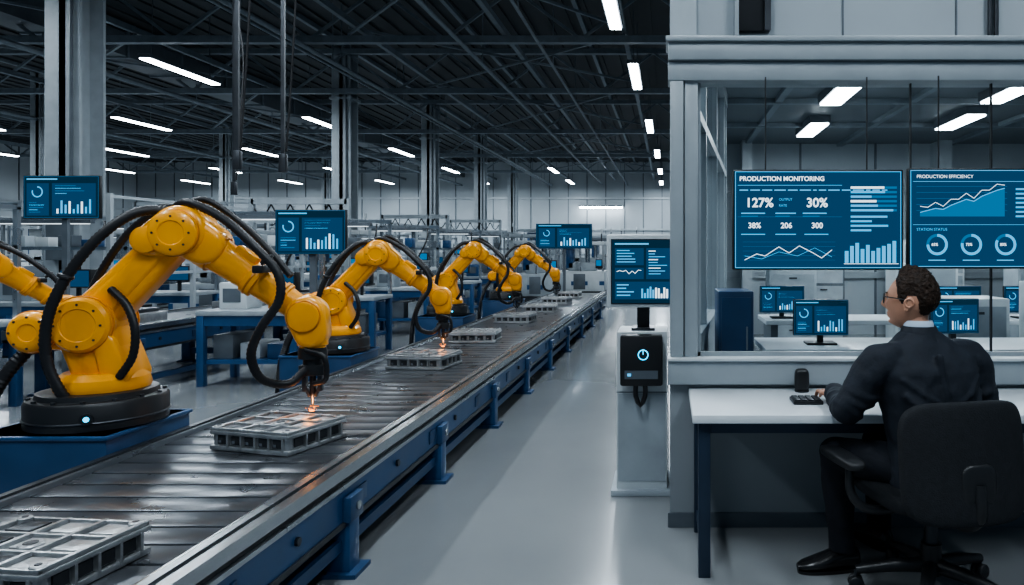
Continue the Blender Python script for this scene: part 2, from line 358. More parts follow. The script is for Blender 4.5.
# ---------------------------------------------------------------- robots
def robot(loc,rz,s,ph,pw=.66,pd=.62,pox=0,floorhose=True):
    b=B(); H=ph/s; pw/=s; pd/=s; pox/=s
    R=Matrix.Rotation(-rz,3,'Z'); po=R@V((pox,0,0))
    b.box(po+V((0,0,-H/2)),(pw,pd,H),BLUED,R,.012); b.box(po+V((0,0,-.01)),(pw+.02,pd+.02,.02),BLUE,R,.006)
    b.box(po+V((0,0,-H+.03)),(pw+.03,pd+.03,.06),DMET,R)
    b.lathe((0,0,0),(0,0,1),[(0,.29),(.01,.31),(.13,.31),(.145,.30),(.15,.268),(.175,.262),(.18,.24)],BLK,48)
    b.torus((0,0,.05),(0,0,1),.311,.006,DMET,48,6)
    for i in range(14):
        a=2*math.pi*i/14; b.cyl((.285*math.cos(a),.285*math.sin(a),.145),(.285*math.cos(a),.285*math.sin(a),.158),.011,DMET,seg=8)
    a=math.radians(-62)-rz; c=V((.31*math.cos(a),.31*math.sin(a),.075)); nrm=V((math.cos(a),math.sin(a),0))
    b.cyl(c-nrm*.01,c+nrm*.012,.028,BLK,seg=20); b.cyl(c+nrm*.012,c+nrm*.015,.013,LEDC,seg=20)
    b.lathe((.02,0,.17),(0,0,1),[(0,.205),(.03,.215),(.07,.205),(.10,.17)],YEL,40)
    st=len(b.v)
    b.link((.05,.27),.125,(-.02,.50),.135,-.15,.15,YEL,.03)
    b.link((.13,.25),.065,(.08,.42),.055,-.17,.17,YEL,.02)
    b.link((-.22,.49),.095,(-.02,.52),.14,-.13,.15,YEL,.03)
    for sgn,y in ((-1,-.13),(1,.15)):
        b.lathe((-.23,y,.49),(0,sgn,0),[(-.02,.105),(.07,.102),(.09,.09),(.10,.07),(.10,.045),(.092,.04)],YEL,32)
        b.lathe((-.02,y,.52),(0,sgn,0),[(-.02,.145),(.05,.14),(.07,.125),(.075,.085),(.068,.08)],YEL,32)
        b.torus((-.23,y+sgn*.04,.49),(0,1,0),.105,.004,YELD,32,6); b.torus((-.02,y+sgn*.02,.52),(0,1,0),.145,.004,YELD,32,6)
    for i in range(8):
        a=2*math.pi*i/8
        b.cyl((-.23+.078*math.cos(a),-.215,.49+.078*math.sin(a)),(-.23+.078*math.cos(a),-.232,.49+.078*math.sin(a)),.006,DMET,seg=8)
        b.cyl((-.02+.105*math.cos(a),-.19,.52+.105*math.sin(a)),(-.02+.105*math.cos(a),-.208,.52+.105*math.sin(a)),.006,DMET,seg=8)
    b.link((-.02,.54),.112,(.37,.97),.092,-.10,.10,YEL,.03)
    b.link((.05,.62),.07,(.29,.885),.055,-.115,.115,YEL,.02)
    b.link((.28,.95),.085,(.41,1.0),.135,-.14,.14,YEL,.03)
    b.link((.41,1.0),.12,(.52,.93),.105,-.12,.12,YEL,.03)
    for sgn in (-1,1):
        b.lathe((.40,.13*sgn,.99),(0,sgn,0),[(-.02,.122),(.045,.118),(.06,.104),(.065,.065),(.058,.06)],YEL,32)
        b.torus((.40,.145*sgn,.99),(0,1,0),.121,.004,YELD,32,6)
        b.lathe((.27,.11*sgn,.955),(0,sgn,0),[(-.02,.072),(.06,.068),(.07,.05)],YEL,24)
    for i in range(8):
        a=2*math.pi*i/8; b.cyl((.40+.086*math.cos(a),-.18,.99+.086*math.sin(a)),(.40+.086*math.cos(a),-.196,.99+.086*math.sin(a)),.006,DMET,seg=8)
    p=V((.45,0,.965)); q=V((1.0,0,.56)); L=(q-p).length
    b.lathe(p,q-p,[(0,.095),(.04,.110),(.13,.110),(.16,.092),(.34,.082),(.345,.096),(.40,.096),(.405,.080),(.52,.076),(.525,.088),(.56,.088),(.565,.075),(L,.07)],YEL,36)
    for t in (.372,.542,.145):
        c=p+(q-p).normalized()*t; b.torus(c,q-p,(.094 if t<.4 else .086) if t>.2 else .105,.006,YELD,36,6)
    b.box(p+(q-p).normalized()*.27+V((.05,0,.068)),(.13,.09,.05),YEL,Matrix.Rotation(math.radians(36),3,'Y'),.012)
    b.ball((1.02,0,.535),.115,YEL,28,(1,1.05,1.02))
    b.link((1.02,.545),.102,(1.045,.45),.085,-.105,.105,YEL,.03)
    b.lathe((1.02,-.09,.54),(0,-1,0),[(0,.085),(.035,.08),(.045,.055)],YEL,28); b.torus((1.02,-.11,.54),(0,1,0),.084,.004,YELD,28,6)
    b.lathe((1.045,0,.42),(0,0,-1),[(0,.08),(.04,.08),(.05,.068),(.06,.068)],YEL,28)
    b.lathe((1.045,0,.365),(0,0,-1),[(0,.072),(.03,.076),(.06,.076),(.065,.05),(.10,.05)],BLK,28)
    b.box((1.045,0,.242),(.13,.10,.06),BLK,None,.008)
    for x in (-.04,.04):
        b.box((1.045+x,0,.175),(.022,.06,.10),DMET,None,.004); b.box((1.045+x*.6,0,.12),(.014,.04,.05),DMET,Matrix.Rotation(.35 if x>0 else -.35,3,'Y'),.002)
    b.cyl((1.045,0,.22),(1.045,0,.11),.016,BLK,seg=12); b.cyl((1.045,0,.11),(1.045,0,.04),.012,STEEL,r2=.004,seg=12)
    K=dict(seg=12,rib=.07,step=.011)
    b.tube([(.34,-.05,1.11),(.22,-.15,1.09),(.08,-.22,.96),(-.05,-.25,.76),(-.12,-.27,.56),(-.12,-.28,.36),(-.06,-.28,.20),(-.02,-.25,.13)],.026,RUB,**K)
    b.tube([(.30,.0,1.09),(.24,.1,1.11),(.08,.17,1.0),(-.06,.2,.8),(-.17,.2,.55)],.021,RUB,**K)
    b.tube([(.33,-.02,1.10),(.45,-.08,1.15),(.64,-.14,1.06),(.80,-.2,.92),(.92,-.23,.78),(.93,-.24,.64),(.84,-.24,.49),(.79,-.22,.35),(.83,-.17,.22),(.94,-.09,.18),(1.02,-.04,.25)],.023,RUB,**K)
    b.tube([(.36,.0,1.11),(.5,.02,1.17),(.70,.0,1.03),(.86,-.08,.88),(.96,-.12,.76)],.018,RUB,**K)
    b.tube([(.10,-.12,.70),(.19,-.17,.62),(.24,-.2,.50),(.23,-.2,.36),(.16,-.18,.25)],.020,RUB,**K)
    b.tube([(1.02,-.08,.36),(1.12,-.1,.32),(1.13,-.09,.20),(1.06,-.05,.17)],.014,RUB,**K)
    for c,ax in (((.33,-.03,1.11),(1,0,.1)),((.86,-.2,.85),(.6,0,-.7)),((-.05,-.25,.77),(.3,0,1))):
        b.torus(c,ax,.027,.012,BLK,20,8)
    b.box((.34,0,1.12),(.09,.12,.05),BLK,None,.01); b.box((.82,-.13,.80),(.05,.2,.04),BLK,None,.006)
    if floorhose:
        b.tube([(-.28,-.1,.40),(-.37,-.14,.26),(-.44,-.18,.08),(-.49,-.2,-.15),(-.52,-.2,-H+.04)],.032,RUB,**K)
    for i in range(st,len(b.v)):
        x,y,z=b.v[i]; b.v[i]=(x,y*.80,z)
    return b.obj('industrial_robot_arm',loc,(0,0,rz),s)
def tip(x,y,rz,s): return x+1.045*s*math.cos(math.radians(rz)),y+1.045*s*math.sin(math.radians(rz))
robot((-2.715,3.58,.53),math.radians(11),.91,.53,.62,.58,-.06)
robot((-2.70,6.12,.525),math.radians(10),.80,.525,.56,.56,-.05)
robot((-2.82,9.6,.52),math.radians(6),.83,.52,.6,.6,-.02)
robot((-2.80,12.9,.50),math.radians(4),.83,.50,.6,.6,-.02)
robot((-4.76,4.75,.55),math.radians(50),.74,.55,.5,.5)
b=B()
T1=tip(-2.715,3.58,11,.91); T2=tip(-2.70,6.12,10,.80)
for (X_,Y_),n in ((T1,16),(T2,8)):
    for i in range(n):
        a=random.uniform(0,6.28); r=random.uniform(.004,.035); b.ball((X_+r*math.cos(a),Y_+r*math.sin(a),BH+.120+random.uniform(0,.02)),random.uniform(.0012,.003),SPARK,6)
    b.ball((X_,Y_-.01,BH+.117),.008,SPARK,10,(1.8,1.4,.6))
b.obj('welding_sparks')
for x,y in(T1,T2):
    L=bpy.data.lights.new('spark_glow','POINT'); L.energy=.45; L.color=(1,.33,.07); L.shadow_soft_size=.02
    o=bpy.data.objects.new('spark_glow',L); bpy.context.collection.objects.link(o); o.location=(x,y-.04,BH+.155)

# ---------------------------------------------------------------- screens
def screen_body(b,w,h,t=.04,bez=.012,m=BLK):
    b.box((0,t/2,0),(w,t,h),m,None,.006)
    b.box((0,-.001,0),(w-2*bez,.003,h-2*bez),S_BG)
def fill(b,W,H,u0,v0,u1,v1,m,d=.0035):
    x0,x1=(u0-.5)*W,(u1-.5)*W; z0,z1=(.5-v1)*H,(.5-v0)*H
    b.quad((x0,-d,z0),(x1,-d,z0),(x1,-d,z1),(x0,-d,z1),m)
def poly(b,W,H,pts,th,m,d=.005):
    for (a,c),(e,f) in zip(pts,pts[1:]):
        p=V(((a-.5)*W,0,(.5-c)*H)); q=V(((e-.5)*W,0,(.5-f)*H)); n=(q-p).normalized(); n=V((-n.z,0,n.x))*th/2; D=V((0,-d,0))
        b.quad(p-n+D,q-n+D,q+n+D,p+n+D,m)
def ring(b,W,H,u,v,R,t,frac,m,d=.005):
    c=V(((u-.5)*W,-d,(.5-v)*H)); N=40
    for i in range(int(N*frac)):
        a0=math.pi/2-2*math.pi*i/N; a1=math.pi/2-2*math.pi*(i+1)/N
        f=lambda a,r:c+V((math.cos(a)*r,0,math.sin(a)*r))
        b.quad(f(a0,R-t),f(a1,R-t),f(a1,R),f(a0,R),m)
def border(b,W,H,m):
    for q in ((.015,.02,.985,.027),(.015,.973,.985,.98),(.015,.02,.019,.98),(.981,.02,.985,.98)): fill(b,W,H,*q,m)
def generic(b,W,H,seed):
    r=random.Random(seed); border(b,W,H,S_MID)
    fill(b,W,H,.05,.07,.45,.10,S_CY)
    fill(b,W,H,.05,.18,.34,.93,S_BG2); fill(b,W,H,.38,.18,.95,.93,S_BG2)
    ring(b,W,H,.19,.38,H*.13,H*.03,.8,S_CY)
    for i in range(5): fill(b,W,H,.08,.62+i*.055,.08+r.uniform(.08,.22),.64+i*.055,S_CY if i%2 else S_MID)
    for i in range(4): fill(b,W,H,.42,.23+i*.06,.42+r.uniform(.12,.45),.245+i*.06,S_CY if i%2 else S_MID)
    for i in range(9):
        x=.44+i*.053; fill(b,W,H,x,.88-r.uniform(.10,.34),x+.026,.88,S_CY if i%3 else S_WH,.005)
def monitor_on_post(loc,w,h,seed,rz=0):
    b=B(); screen_body(b,w,h); generic(b,w,h,seed)
    b.bar((0,.06,.1),(0,.06,-loc[2]+.02),.06,.04,GREYD); b.bb(-.2,.2,-.1,.22,-loc[2],-loc[2]+.02,GREYD)
    b.bb(-.1,.1,.035,.08,-.08,.08,GREYD)
    return b.obj('status_monitor',loc,(0,0,rz))
monitor_on_post((-6.47,8,1.915),.82,.46,1)
monitor_on_post((-3.36,7.05,1.52),.67,.42,2)
monitor_on_post((-2.33,16.8,1.66),1.26,.56,3)
SW,SH=.802,.472
def wallscreen(name,loc):
    e=empty(name,loc); b=B(); screen_body(b,SW,SH,.035,.008); b.bb(-.06,.06,.03,.07,-.06,.06,BLK)
    b.bar((-SW*.3,.045,0),(-SW*.3,.045,.68),.006,.006,BLK); b.bar((SW*.3,.045,0),(SW*.3,.045,.68),.006,.006,BLK)
    return e,b
eA,b=wallscreen('production_dashboard_screen',(.704,3.52,1.492))
W,H=SW,SH
fill(b,W,H,.012,.02,.988,.98,S_BG2,.003); border(b,W,H,S_CY)
r=random.Random(5)
x=.04
while x<.9: 
    l=r.uniform(.02,.07); fill(b,W,H,x,.20,min(x+l,.93),.212,S_CY); x+=l+.012
fill(b,W,H,.03,.155,.64,.16,S_CY)
for (u,v,w) in ((.05,.43,.14),(.25,.43,.12),(.41,.43,.14)): fill(b,W,H,u,v,u+w,v+.012,S_CY); fill(b,W,H,u,v+.03,u+w*.7,v+.04,S_MID)
for (u,v,w) in ((.05,.64,.14),(.25,.64,.12),(.42,.64,.14)): fill(b,W,H,u,v,u+w,v+.01,S_CY)
fill(b,W,H,.03,.47,.64,.473,S_MID)
for i in range(6):
    v=.17+i*.045; fill(b,W,H,.69,v,.96,v+.022,S_MID); fill(b,W,H,.69,v,.69+r.uniform(.12,.26),v+.022,S_WH if i in(0,3) else S_CY,.005)
for i in range(4): v=.46+i*.045; fill(b,W,H,.69,v,.69+r.uniform(.1,.25),v+.02,S_CY)
for i in range(5): fill(b,W,H,.06,.72+i*.045,.60,.722+i*.045,S_MID)
poly(b,W,H,[(.07,.90),(.14,.84),(.19,.86),(.27,.77),(.33,.83),(.39,.76),(.47,.83),(.52,.88),(.58,.80)],.003,S_WH)
poly(b,W,H,[(.07,.86),(.17,.89),(.27,.82),(.38,.86),(.48,.78),(.58,.87)],.002,S_CY)
for i,hh in enumerate((.12,.17,.20,.14,.18,.12,.15,.17,.19,.22)):
    u=.655+i*.031; fill(b,W,H,u,.93-hh,u+.022,.93,S_CY,.005)
fill(b,W,H,.65,.935,.97,.94,S_WH,.005)
b.obj('dashboard_panel',parent=eA)
def T(e,s,u,v,sz,m=S_WH,bold=False): text(s,'label_text',((u-.5)*SW,-.006,(.5-v)*SH),sz,m,e,bold)
T(eA,'PRODUCTION MONITORING',.04,.095,.030,S_WH,True)
for s,u in (('127%',.075),('30%',.43)): T(eA,s,u,.335,.060,S_WH,True)
for s,u in (('38%',.09),('206',.28),('300',.46)): T(eA,s,u,.56,.036,S_WH,True)
T(eA,'OUTPUT',.27,.30,.016,S_CY); T(eA,'RATE',.27,.36,.016,S_CY)
eB,b=wallscreen('production_analytics_screen',(1.526,3.52,1.498))
fill(b,W,H,.012,.02,.988,.98,S_BG2,.003); border(b,W,H,S_CY)
fill(b,W,H,.03,.13,.80,.135,S_CY); 
for i in range(5): fill(b,W,H,.05,.18+i*.06,.58,.183+i*.06,S_MID)
top=[.44,.42,.40,.41,.37,.34,.31,.33,.28,.25,.22,.20]
for i in range(11):
    x0,x1=(.07+i*.045-.5)*W,(.07+(i+1)*.045-.5)*W
    b.quad((x0,-.0045,(.5-.48)*H),(x1,-.0045,(.5-.48)*H),(x1,-.0045,(.5-top[i+1])*H),(x0,-.0045,(.5-top[i])*H),S_MID)
poly(b,W,H,[(.07+i*.045,top[i]) for i in range(12)],.004,S_CY,.006)
poly(b,W,H,[(.07+i*.045,top[i]-.05+(.02 if i%2 else -.01)) for i in range(12)],.0025,S_WH,.006)
for i in range(7): fill(b,W,H,.63,.2+i*.045,.63+r.uniform(.1,.3),.218+i*.045,S_CY)
fill(b,W,H,.03,.56,.97,.564,S_CY)
for u in (.17,.37,.57,.80):
    ring(b,W,H,u,.76,.050,.013,1,S_MID,.004); ring(b,W,H,u,.76,.050,.013,.72+u*.2,S_CY,.006)
    fill(b,W,H,u-.05,.91,u+.05,.92,S_CY)
b.obj('dashboard_panel',parent=eB)
T(eB,'PRODUCTION EFFICIENCY',.05,.085,.022,S_WH)
for s,u in (('65%',.137),('73%',.337),('80%',.537),('91%',.767)): T(eB,s,u,.76,.018,S_WH,True)
T(eB,'STATION STATUS',.05,.61,.018,S_CY)

# ---------------------------------------------------------------- kiosk
b=B()
b.bb(-.30,-.02,4.13,4.45,.03,.90,WHITE,.008); b.bb(-.33,.01,4.10,4.48,0,.035,GREY,.004)
b.bb(-.29,-.03,4.125,4.13,.08,.56,GREY); b.bb(-.30,-.02,4.128,4.132,.565,.57,GREYD)
b.bb(-.018,-.013,4.16,4.42,.06,.87,GREYD)
b.bb(-.275,-.045,4.04,4.13,.615,.89,BLK,.012)
b.torus((-.15,4.038,.785),(0,-1,0),.026,.0028,LEDC,28,6)
b.bb(-.152,-.148,4.034,4.04,.787,.815,LEDC)
b.bb(-.25,-.07,4.036,4.04,.655,.70,GREYD); b.bb(-.235,-.215,4.033,4.037,.67,.685,S_CY)
b.tube([(-.19,4.06,.63),(-.19,4.055,.56),(-.165,4.055,.51),(-.14,4.055,.56),(-.14,4.06,.63)],.013,RUB,10)
b.bb(-.19,-.12,4.22,4.30,.90,1.12,BLK,.006); b.bb(-.22,-.09,4.18,4.34,.90,.915,DMET)
b.bb(-.352,.042,4.10,4.18,1.035,1.435,WHITE,.012)
ob=b.obj('operator_kiosk',(.016,0,0))
e=B(); kw,kh=.335,.345
e.box((0,0,0),(kw+.01,.006,kh+.01),BLK); e.box((0,-.003,0),(kw,.003,kh),S_BG)
border(e,kw,kh,S_MID); fill(e,kw,kh,.05,.05,.6,.075,S_CY,.006)
fill(e,kw,kh,.05,.13,.52,.40,S_BG2,.005); fill(e,kw,kh,.05,.44,.52,.62,S_BG2,.005); fill(e,kw,kh,.56,.13,.95,.62,S_BG2,.005); fill(e,kw,kh,.05,.66,.95,.94,S_BG2,.005)
rr=random.Random(3)
for i in range(5): fill(e,kw,kh,.08,.16+i*.045,.08+rr.uniform(.15,.4),.175+i*.045,S_CY,.006)
for i in range(9): fill(e,kw,kh,.60,.17+i*.045,.60+rr.uniform(.1,.3),.183+i*.045,S_CY if i%3 else S_WH,.006)
for i in range(10): x=.48+i*.045; fill(e,kw,kh,x,.92-rr.uniform(.06,.2),x+.03,.92,S_WH if i>4 else S_CY,.006)
for i in range(4): fill(e,kw,kh,.08,.70+i*.055,.08+rr.uniform(.15,.3),.72+i*.055,S_CY,.006)
poly(e,kw,kh,[(.08+i*.05,.58-rr.uniform(0,.11)) for i in range(9)],.003,S_WH,.006)
o=e.obj('kiosk_display',(-.155,4.096,1.2325)); o.parent=ob

# ---------------------------------------------------------------- booth
Y0=3.66
b=B()
b.bb(.01,3.6,Y0,Y0+.12,0,.76,BWALL)
for x in (1.15,2.35): b.bb(x,x+.006,Y0-.004,Y0,.07,.70,GREYD)
b.obj('wall_booth_front')
b=B(); b.bb(.0,3.6,Y0-.012,Y0,0,.07,GREYD); b.obj('baseboard_booth')
b=B()
b.bb(-.0,3.6,Y0-.045,Y0+.13,.70,.815,FRAME,.006); b.bb(.0,3.6,Y0-.06,Y0+.13,.815,.83,WHITE,.003)
b.bb(.01,.075,Y0-.03,Y0+.12,.83,2.2,FRAME,.005); b.bb(.08,.145,Y0-.015,Y0+.12,.83,2.2,FRAME,.005)
b.bb(.0,3.6,Y0-.06,Y0+.13,2.265,2.35,FRAME,.005); b.bb(.0,3.6,Y0-.035,Y0+.13,2.17,2.262,FRAME,.005)
b.bb(-.01,3.6,Y0-.08,Y0+.15,2.35,2.375,FRAME,.003)
b.bb(.145,3.6,Y0+.02,Y0+.05,.83,.85,FRAME); b.bb(.145,.16,Y0+.02,Y0+.05,.83,2.17,FRAME)
b.bb(1.192,1.198,Y0+.03,Y0+.05,.83,2.17,BLK); b.bb(1.590,1.596,Y0+.03,Y0+.05,.83,2.17,BLK)
b.quad((.15,Y0+.04,.84),(3.6,Y0+.04,.84),(3.6,Y0+.04,2.175),(.15,Y0+.04,2.175),GL)
b.obj('window_1')
b=B()
b.bb(.01,3.6,Y0+.05,Y0+.15,2.375,3.9,BWALL2)
for x in (.33,.86,1.42,2.0): b.bb(x,x+.008,Y0+.042,Y0+.05,2.375,3.9,GREYD)
b.bb(.01,.14,Y0+.02,Y0+.05,2.375,3.9,COLM); 
b.bb(.335,.50,Y0-.0,Y0+.05,2.42,3.9,BLK,.004); b.bb(.325,.345,Y0-.01,Y0+.05,2.375,3.9,FRAME); b.bb(.47,.50,Y0-.02,Y0+.0,2.42,3.9,DMET)
for x in (1.58,1.61): b.cyl((x,Y0+.02,2.375),(x,Y0+.02,3.9),.012,DMET,seg=10)
b.obj('wall_booth_upper')
b=B()
p0=V((.06,Y0+.1,0)); p1=V((.60,8.2,0)); d=(p1-p0); ang=math.atan2(d.y,d.x); R=Matrix.Rotation(ang,3,'Z'); L=d.length
def pb(s0,s1,z0,z1,th,m): 
    b.box(p0+d.normalized()*(s0+s1)/2+V((0,0,(z0+z1)/2)),(s1-s0,th,z1-z0),m,R)
pb(0,L,0,.80,.08,BWALL2); pb(0,L,.80,.85,.1,FRAME); pb(0,L,2.9,3.05,.1,FRAME); pb(0,L,2.14,2.2,.08,FRAME)
for s in (0.02,1.3,2.6,3.9,L-.06): pb(s,s+.06,.8,3.0,.08,FRAME)
b.quad(p0+V((0,0,.85)),p1+V((0,0,.85)),p1+V((0,0,2.9)),p0+V((0,0,2.9)),GL)
b.obj('wall_booth_side')
b=B(); b.bb(.3,7,12,12.1,0,3.1,BWALL2)
for x in (.9,2.1,3.3,4.5,5.7): b.bb(x,x+.03,11.97,12,0,3.1,GREYD)
b.bb(.3,7,11.95,12,2.25,2.33,FRAME); b.bb(.3,7,11.95,12,.9,1.0,FRAME)
b.bb(1.15,1.30,11.6,12,0,3.1,COLM); b.bb(4.2,4.4,11.6,12,0,3.1,COLM)
b.bb(.55,.60,8.2,12,0,3.1,BWALL2)
b.obj('wall_booth_back')
b=B(); b.bb(6.9,7,Y0,12,0,3.1,BWALL2); b.obj('wall_booth_right')
b=B(); b.bb(.05,7,Y0+.15,12,3.05,3.12,GREYD)
for y in (5.2,6.8,8.4,10): b.bb(.3,6.9,y,y+.08,2.99,3.05,STRUCT)
for x in (1.2,2.7,4.4): b.bb(x,x+.08,Y0+.2,12,3.0,3.05,STRUCT)
b.obj('ceiling_booth')
bl=B(); bl.bb(-.13,.13,-.55,.55,.02,.115,GREYD); bl.bb(-.11,.11,-.53,.53,0,.02,LAMP); l0=None
for x,y in ((1.78,7.7),(1.92,10.0),(3.65,9.4),(3.5,7.6),(3.4,5.3)):
    if l0 is None: l0=bl.obj('booth_ceiling_light',(x,y,2.935))
    else: inst(l0,'booth_ceiling_light',(x,y,2.935))
    Lg=bpy.data.lights.new('a','AREA'); Lg.shape='RECTANGLE'; Lg.size=.2; Lg.size_y=1; Lg.energy=26; Lg.color=(.82,.93,1)
    o=bpy.data.objects.new('booth_light_source',Lg); bpy.context.collection.objects.link(o); o.location=(x,y,2.92)
b=B(); b.bb(.62,3.4,4.75,5.4,.68,.72,LAM,.004)
for x in (.66,1.9,3.3): b.bb(x,x+.06,4.8,5.35,0,.68,GREYD)
b.obj('control_room_desk')
def deskmon(loc,w,h,seed,rz=0,gap=.125):
    b=B(); screen_body(b,w,h,.03,.01); generic(b,w,h,seed); b.bb(-.02,.02,.02,.05,-h/2-gap,0,BLK); b.bb(-.1,.1,-.05,.1,-h/2-gap,-h/2-gap+.015,BLK,.004)
    return b.obj('computer_monitor',loc,(0,0,rz))
deskmon((1.02,5.0,.72+.12+.06),.37,.24,11,0,.06); deskmon((1.95,5.1,.90),.35,.24,12,.1,.06)
b=B(); b.bb(.85,3.8,6.5,7.1,.70,.74,LAM,.004)
for x in (.9,3.7): b.bb(x,x+.06,6.55,7.05,0,.7,GREYD)
b.obj('control_room_desk')
deskmon((1.02,6.7,.74+.17),.40,.24,13,0,.05); deskmon((2.6,6.7,.91),.40,.24,17,0,.05); deskmon((3.2,6.7,.91),.4,.24,19,0,.05)
b=B(); b.bb(.33,.56,4.9,5.3,0,1.08,BLUED,.008); b.bb(.35,.54,4.89,4.9,.1,.55,BLUE); b.bb(.35,.54,4.89,4.9,.6,1.04,BLUE); b.bb(.51,.52,4.88,4.89,.7,.85,ALU); b.obj('storage_cabinet')
def cab(loc,w=.5,h=1.3,m=WHITE):
    b=B(); b.bb(-w/2,w/2,-.2,.2,0,h,m,.01)
    for i in range(3): b.bb(-w/2+.03,w/2-.03,-.206,-.2,.08+i*(h-.1)/3,.04+(i+1)*(h-.1)/3,GREY); b.bb(-.05,.05,-.215,-.206,(i+1)*(h-.1)/3-.02,(i+1)*(h-.1)/3,DMET)
    return b.obj('office_cabinet',loc)
cab((2.35,5.9,0),.5,.98); cab((3.1,5.9,0),.5,1.1); cab((2.9,8.6,0),.7,1.2); cab((4.6,9.2,0),.8,1.4,GREY); cab((1.6,9.8,0),.6,1.1,GREY); cab((3.9,11.2,0),.9,1.5); cab((2.2,10.8,0),.6,1.3,GREYD)

# ---------------------------------------------------------------- desk
b=B(); zt=.678
b.bb(.10,2.35,3.05,3.655,zt-.035,zt,LAM,.004)
b.bb(.13,2.3,3.10,3.14,zt-.085,zt-.035,DESKL); b.bb(.13,2.3,3.58,3.62,zt-.085,zt-.035,DESKL)
for x in (.125,2.25):
    b.bb(x,x+.05,3.085,3.135,0,zt-.035,DESKL,.003); b.bb(x,x+.05,3.58,3.63,0,zt-.035,DESKL,.003); b.bb(x+.01,x+.04,3.1,3.6,.07,.11,DESKL)
b.obj('office_desk')
b=B(); b.bb(.545,.675,3.25,3.37,zt,zt+.016,BLK,.004)
for i in range(4):
    for j in range(4): b.bb(.552+i*.0295,.577+i*.0295,3.257+j*.028,3.280+j*.028,zt+.016,zt+.022,DMET,.002)
b.obj('keyboard')
b=B(); b.ball((.635,3.56,zt+.055),.055,BLK,20,(.62,.5,1.0),None,.5,.6); b.cyl((.635,3.56,zt),(.635,3.56,zt+.008),.034,BLK,seg=20); b.torus((.635,3.536,zt+.075),(0,-1,0),.016,.002,DMET,20,6); b.obj('desk_speaker')

# ---------------------------------------------------------------- office chair
fc=V((-.22,.975,0)).normalized(); az=math.atan2(-fc.x,fc.y)
b=B()
b.ball((0,.02,.405),1,CHAIRM,36,(.25,.25,.045),None,.55,.5)
b.ball((0,-.27,.585),1,CHAIRM,44,(.250,.034,.218),Matrix.Rotation(math.radians(-6),3,'X'),.38,.42,bend=1.1)
b.tube([(0,-.04,.36),(0,-.2,.345),(0,-.30,.40),(0,-.305,.52)],[.028,.028,.026,.022],BLK,12)
b.ball((0,-.296,.50),1,BLK,20,(.07,.018,.09),None,.5,.6)
b.bb(-.13,.13,-.12,.13,.33,.365,DMET,.01)
b.cyl((0,0,.12),(0,0,.34),.026,DMET); b.cyl((0,0,.08),(0,0,.20),.04,BLK)
for i in range(5):
    a=2*math.pi*i/5+.3; q=V((.29*math.cos(a),.29*math.sin(a),.075))
    b.tube([(0,0,.115),(q.x*.5,q.y*.5,.105),(q.x,q.y,.08)],[.032,.026,.018],BLK,10)
    t=V((-math.sin(a),math.cos(a),0))
    for s in (-1,1): b.cyl(V((q.x,q.y,.03))+t*.006*s,V((q.x,q.y,.03))+t*.026*s,.03,BLK,seg=18,ch=.004)
    b.cyl((q.x,q.y,.03),(q.x,q.y,.08),.008,DMET,seg=8)
for s in (-1,1):
    b.tube([(s*.12,-.02,.35),(s*.28,-.02,.36),(s*.345,-.01,.42),(s*.350,.0,.52)],[.016,.018,.018,.016],BLK,12)
    b.ball((s*.350,.06,.54),1,BLK,26,(.042,.15,.02),None,.5,.5)
b.obj('office_chair',(1.035,2.95,0),(0,0,az),ang=50)

# ---------------------------------------------------------------- man
man=empty('seated_businessman',(1.04,2.95,0)); MI=Matrix.Translation((1.04,2.95,0)).inverted()
def child(o): o.parent=man; o.matrix_parent_inverse=MI; return o
def remesh(o,vox,sm=4,fac=.5,disp=0,ns=.09):
    m=o.modifiers.new('r','REMESH'); m.mode='VOXEL'; m.voxel_size=vox; m.use_smooth_shade=True
    s=o.modifiers.new('s','SMOOTH'); s.iterations=sm; s.factor=fac
    if disp>0:
        t=bpy.data.textures.new('folds','CLOUDS'); t.noise_scale=ns; t.noise_depth=1
        d=o.modifiers.new('d','DISPLACE'); d.texture=t; d.texture_coords='GLOBAL'; d.strength=disp; d.mid_level=.5
Z=V((0,0,1)); bf=V((-.30,.954,0)).normalized(); bl_=V((-bf.y,bf.x,0))
hipc=V((1.06,2.925,0)); nb=V((1.01,3.015,0))
b=B(); rings=[]
for z,a,c in ((.425,.17,.12),(.46,.195,.145),(.52,.198,.145),(.60,.185,.13),(.70,.195,.132),(.80,.215,.136),(.875,.225,.130),(.92,.218,.115),(.955,.188,.098),(.985,.135,.084),(1.01,.092,.074),(1.022,.078,.068)):
    t=(z-.44)/.6; cc=hipc.lerp(nb,max(0,t)); rings.append((V((cc.x,cc.y,z)),bl_,bf,a,c))
b.loft(rings,SUIT,36,.85)
shc=hipc.lerp(nb,.8)
LS=shc+bl_*.20+Z*.905; RS=shc-bl_*.215+Z*.905
LE=V((.705,2.955,.72)); LWr=V((.710,3.205,.742))
RE=V((1.30,3.08,.70)); RWr=V((1.17,3.27,.742))
for S,E,W_,sg in ((LS,LE,LWr,1),(RS,RE,RWr,-1)):
    b.tube([shc+bl_*.08*sg+Z*.915,S,S.lerp(E,.5)+V((-.012*sg,0,-.005)),E],[.075,.076,.069,.062],SUIT,20); b.ball(E,.060,SUIT); b.ball(S,.078,SUIT)
    b.tube([E,E.lerp(W_,.4),W_],[.060,.056,.041],SUIT,20)
    for k in range(6):
        c=E.lerp(S,.03+.08*k); dd=(S-E).normalized(); b.torus(c,dd+V((.45*math.sin(k*2),.3*math.cos(k*3),.2)),.054+.002*k,.015,SUIT,20,8)
    for k in range(4):
        c=E.lerp(W_,.10+.14*k); dd=(W_-E).normalized(); b.torus(c,dd+V((.3*math.sin(k*5),0,.35)),.051-.002*k,.013,SUIT,20,8)
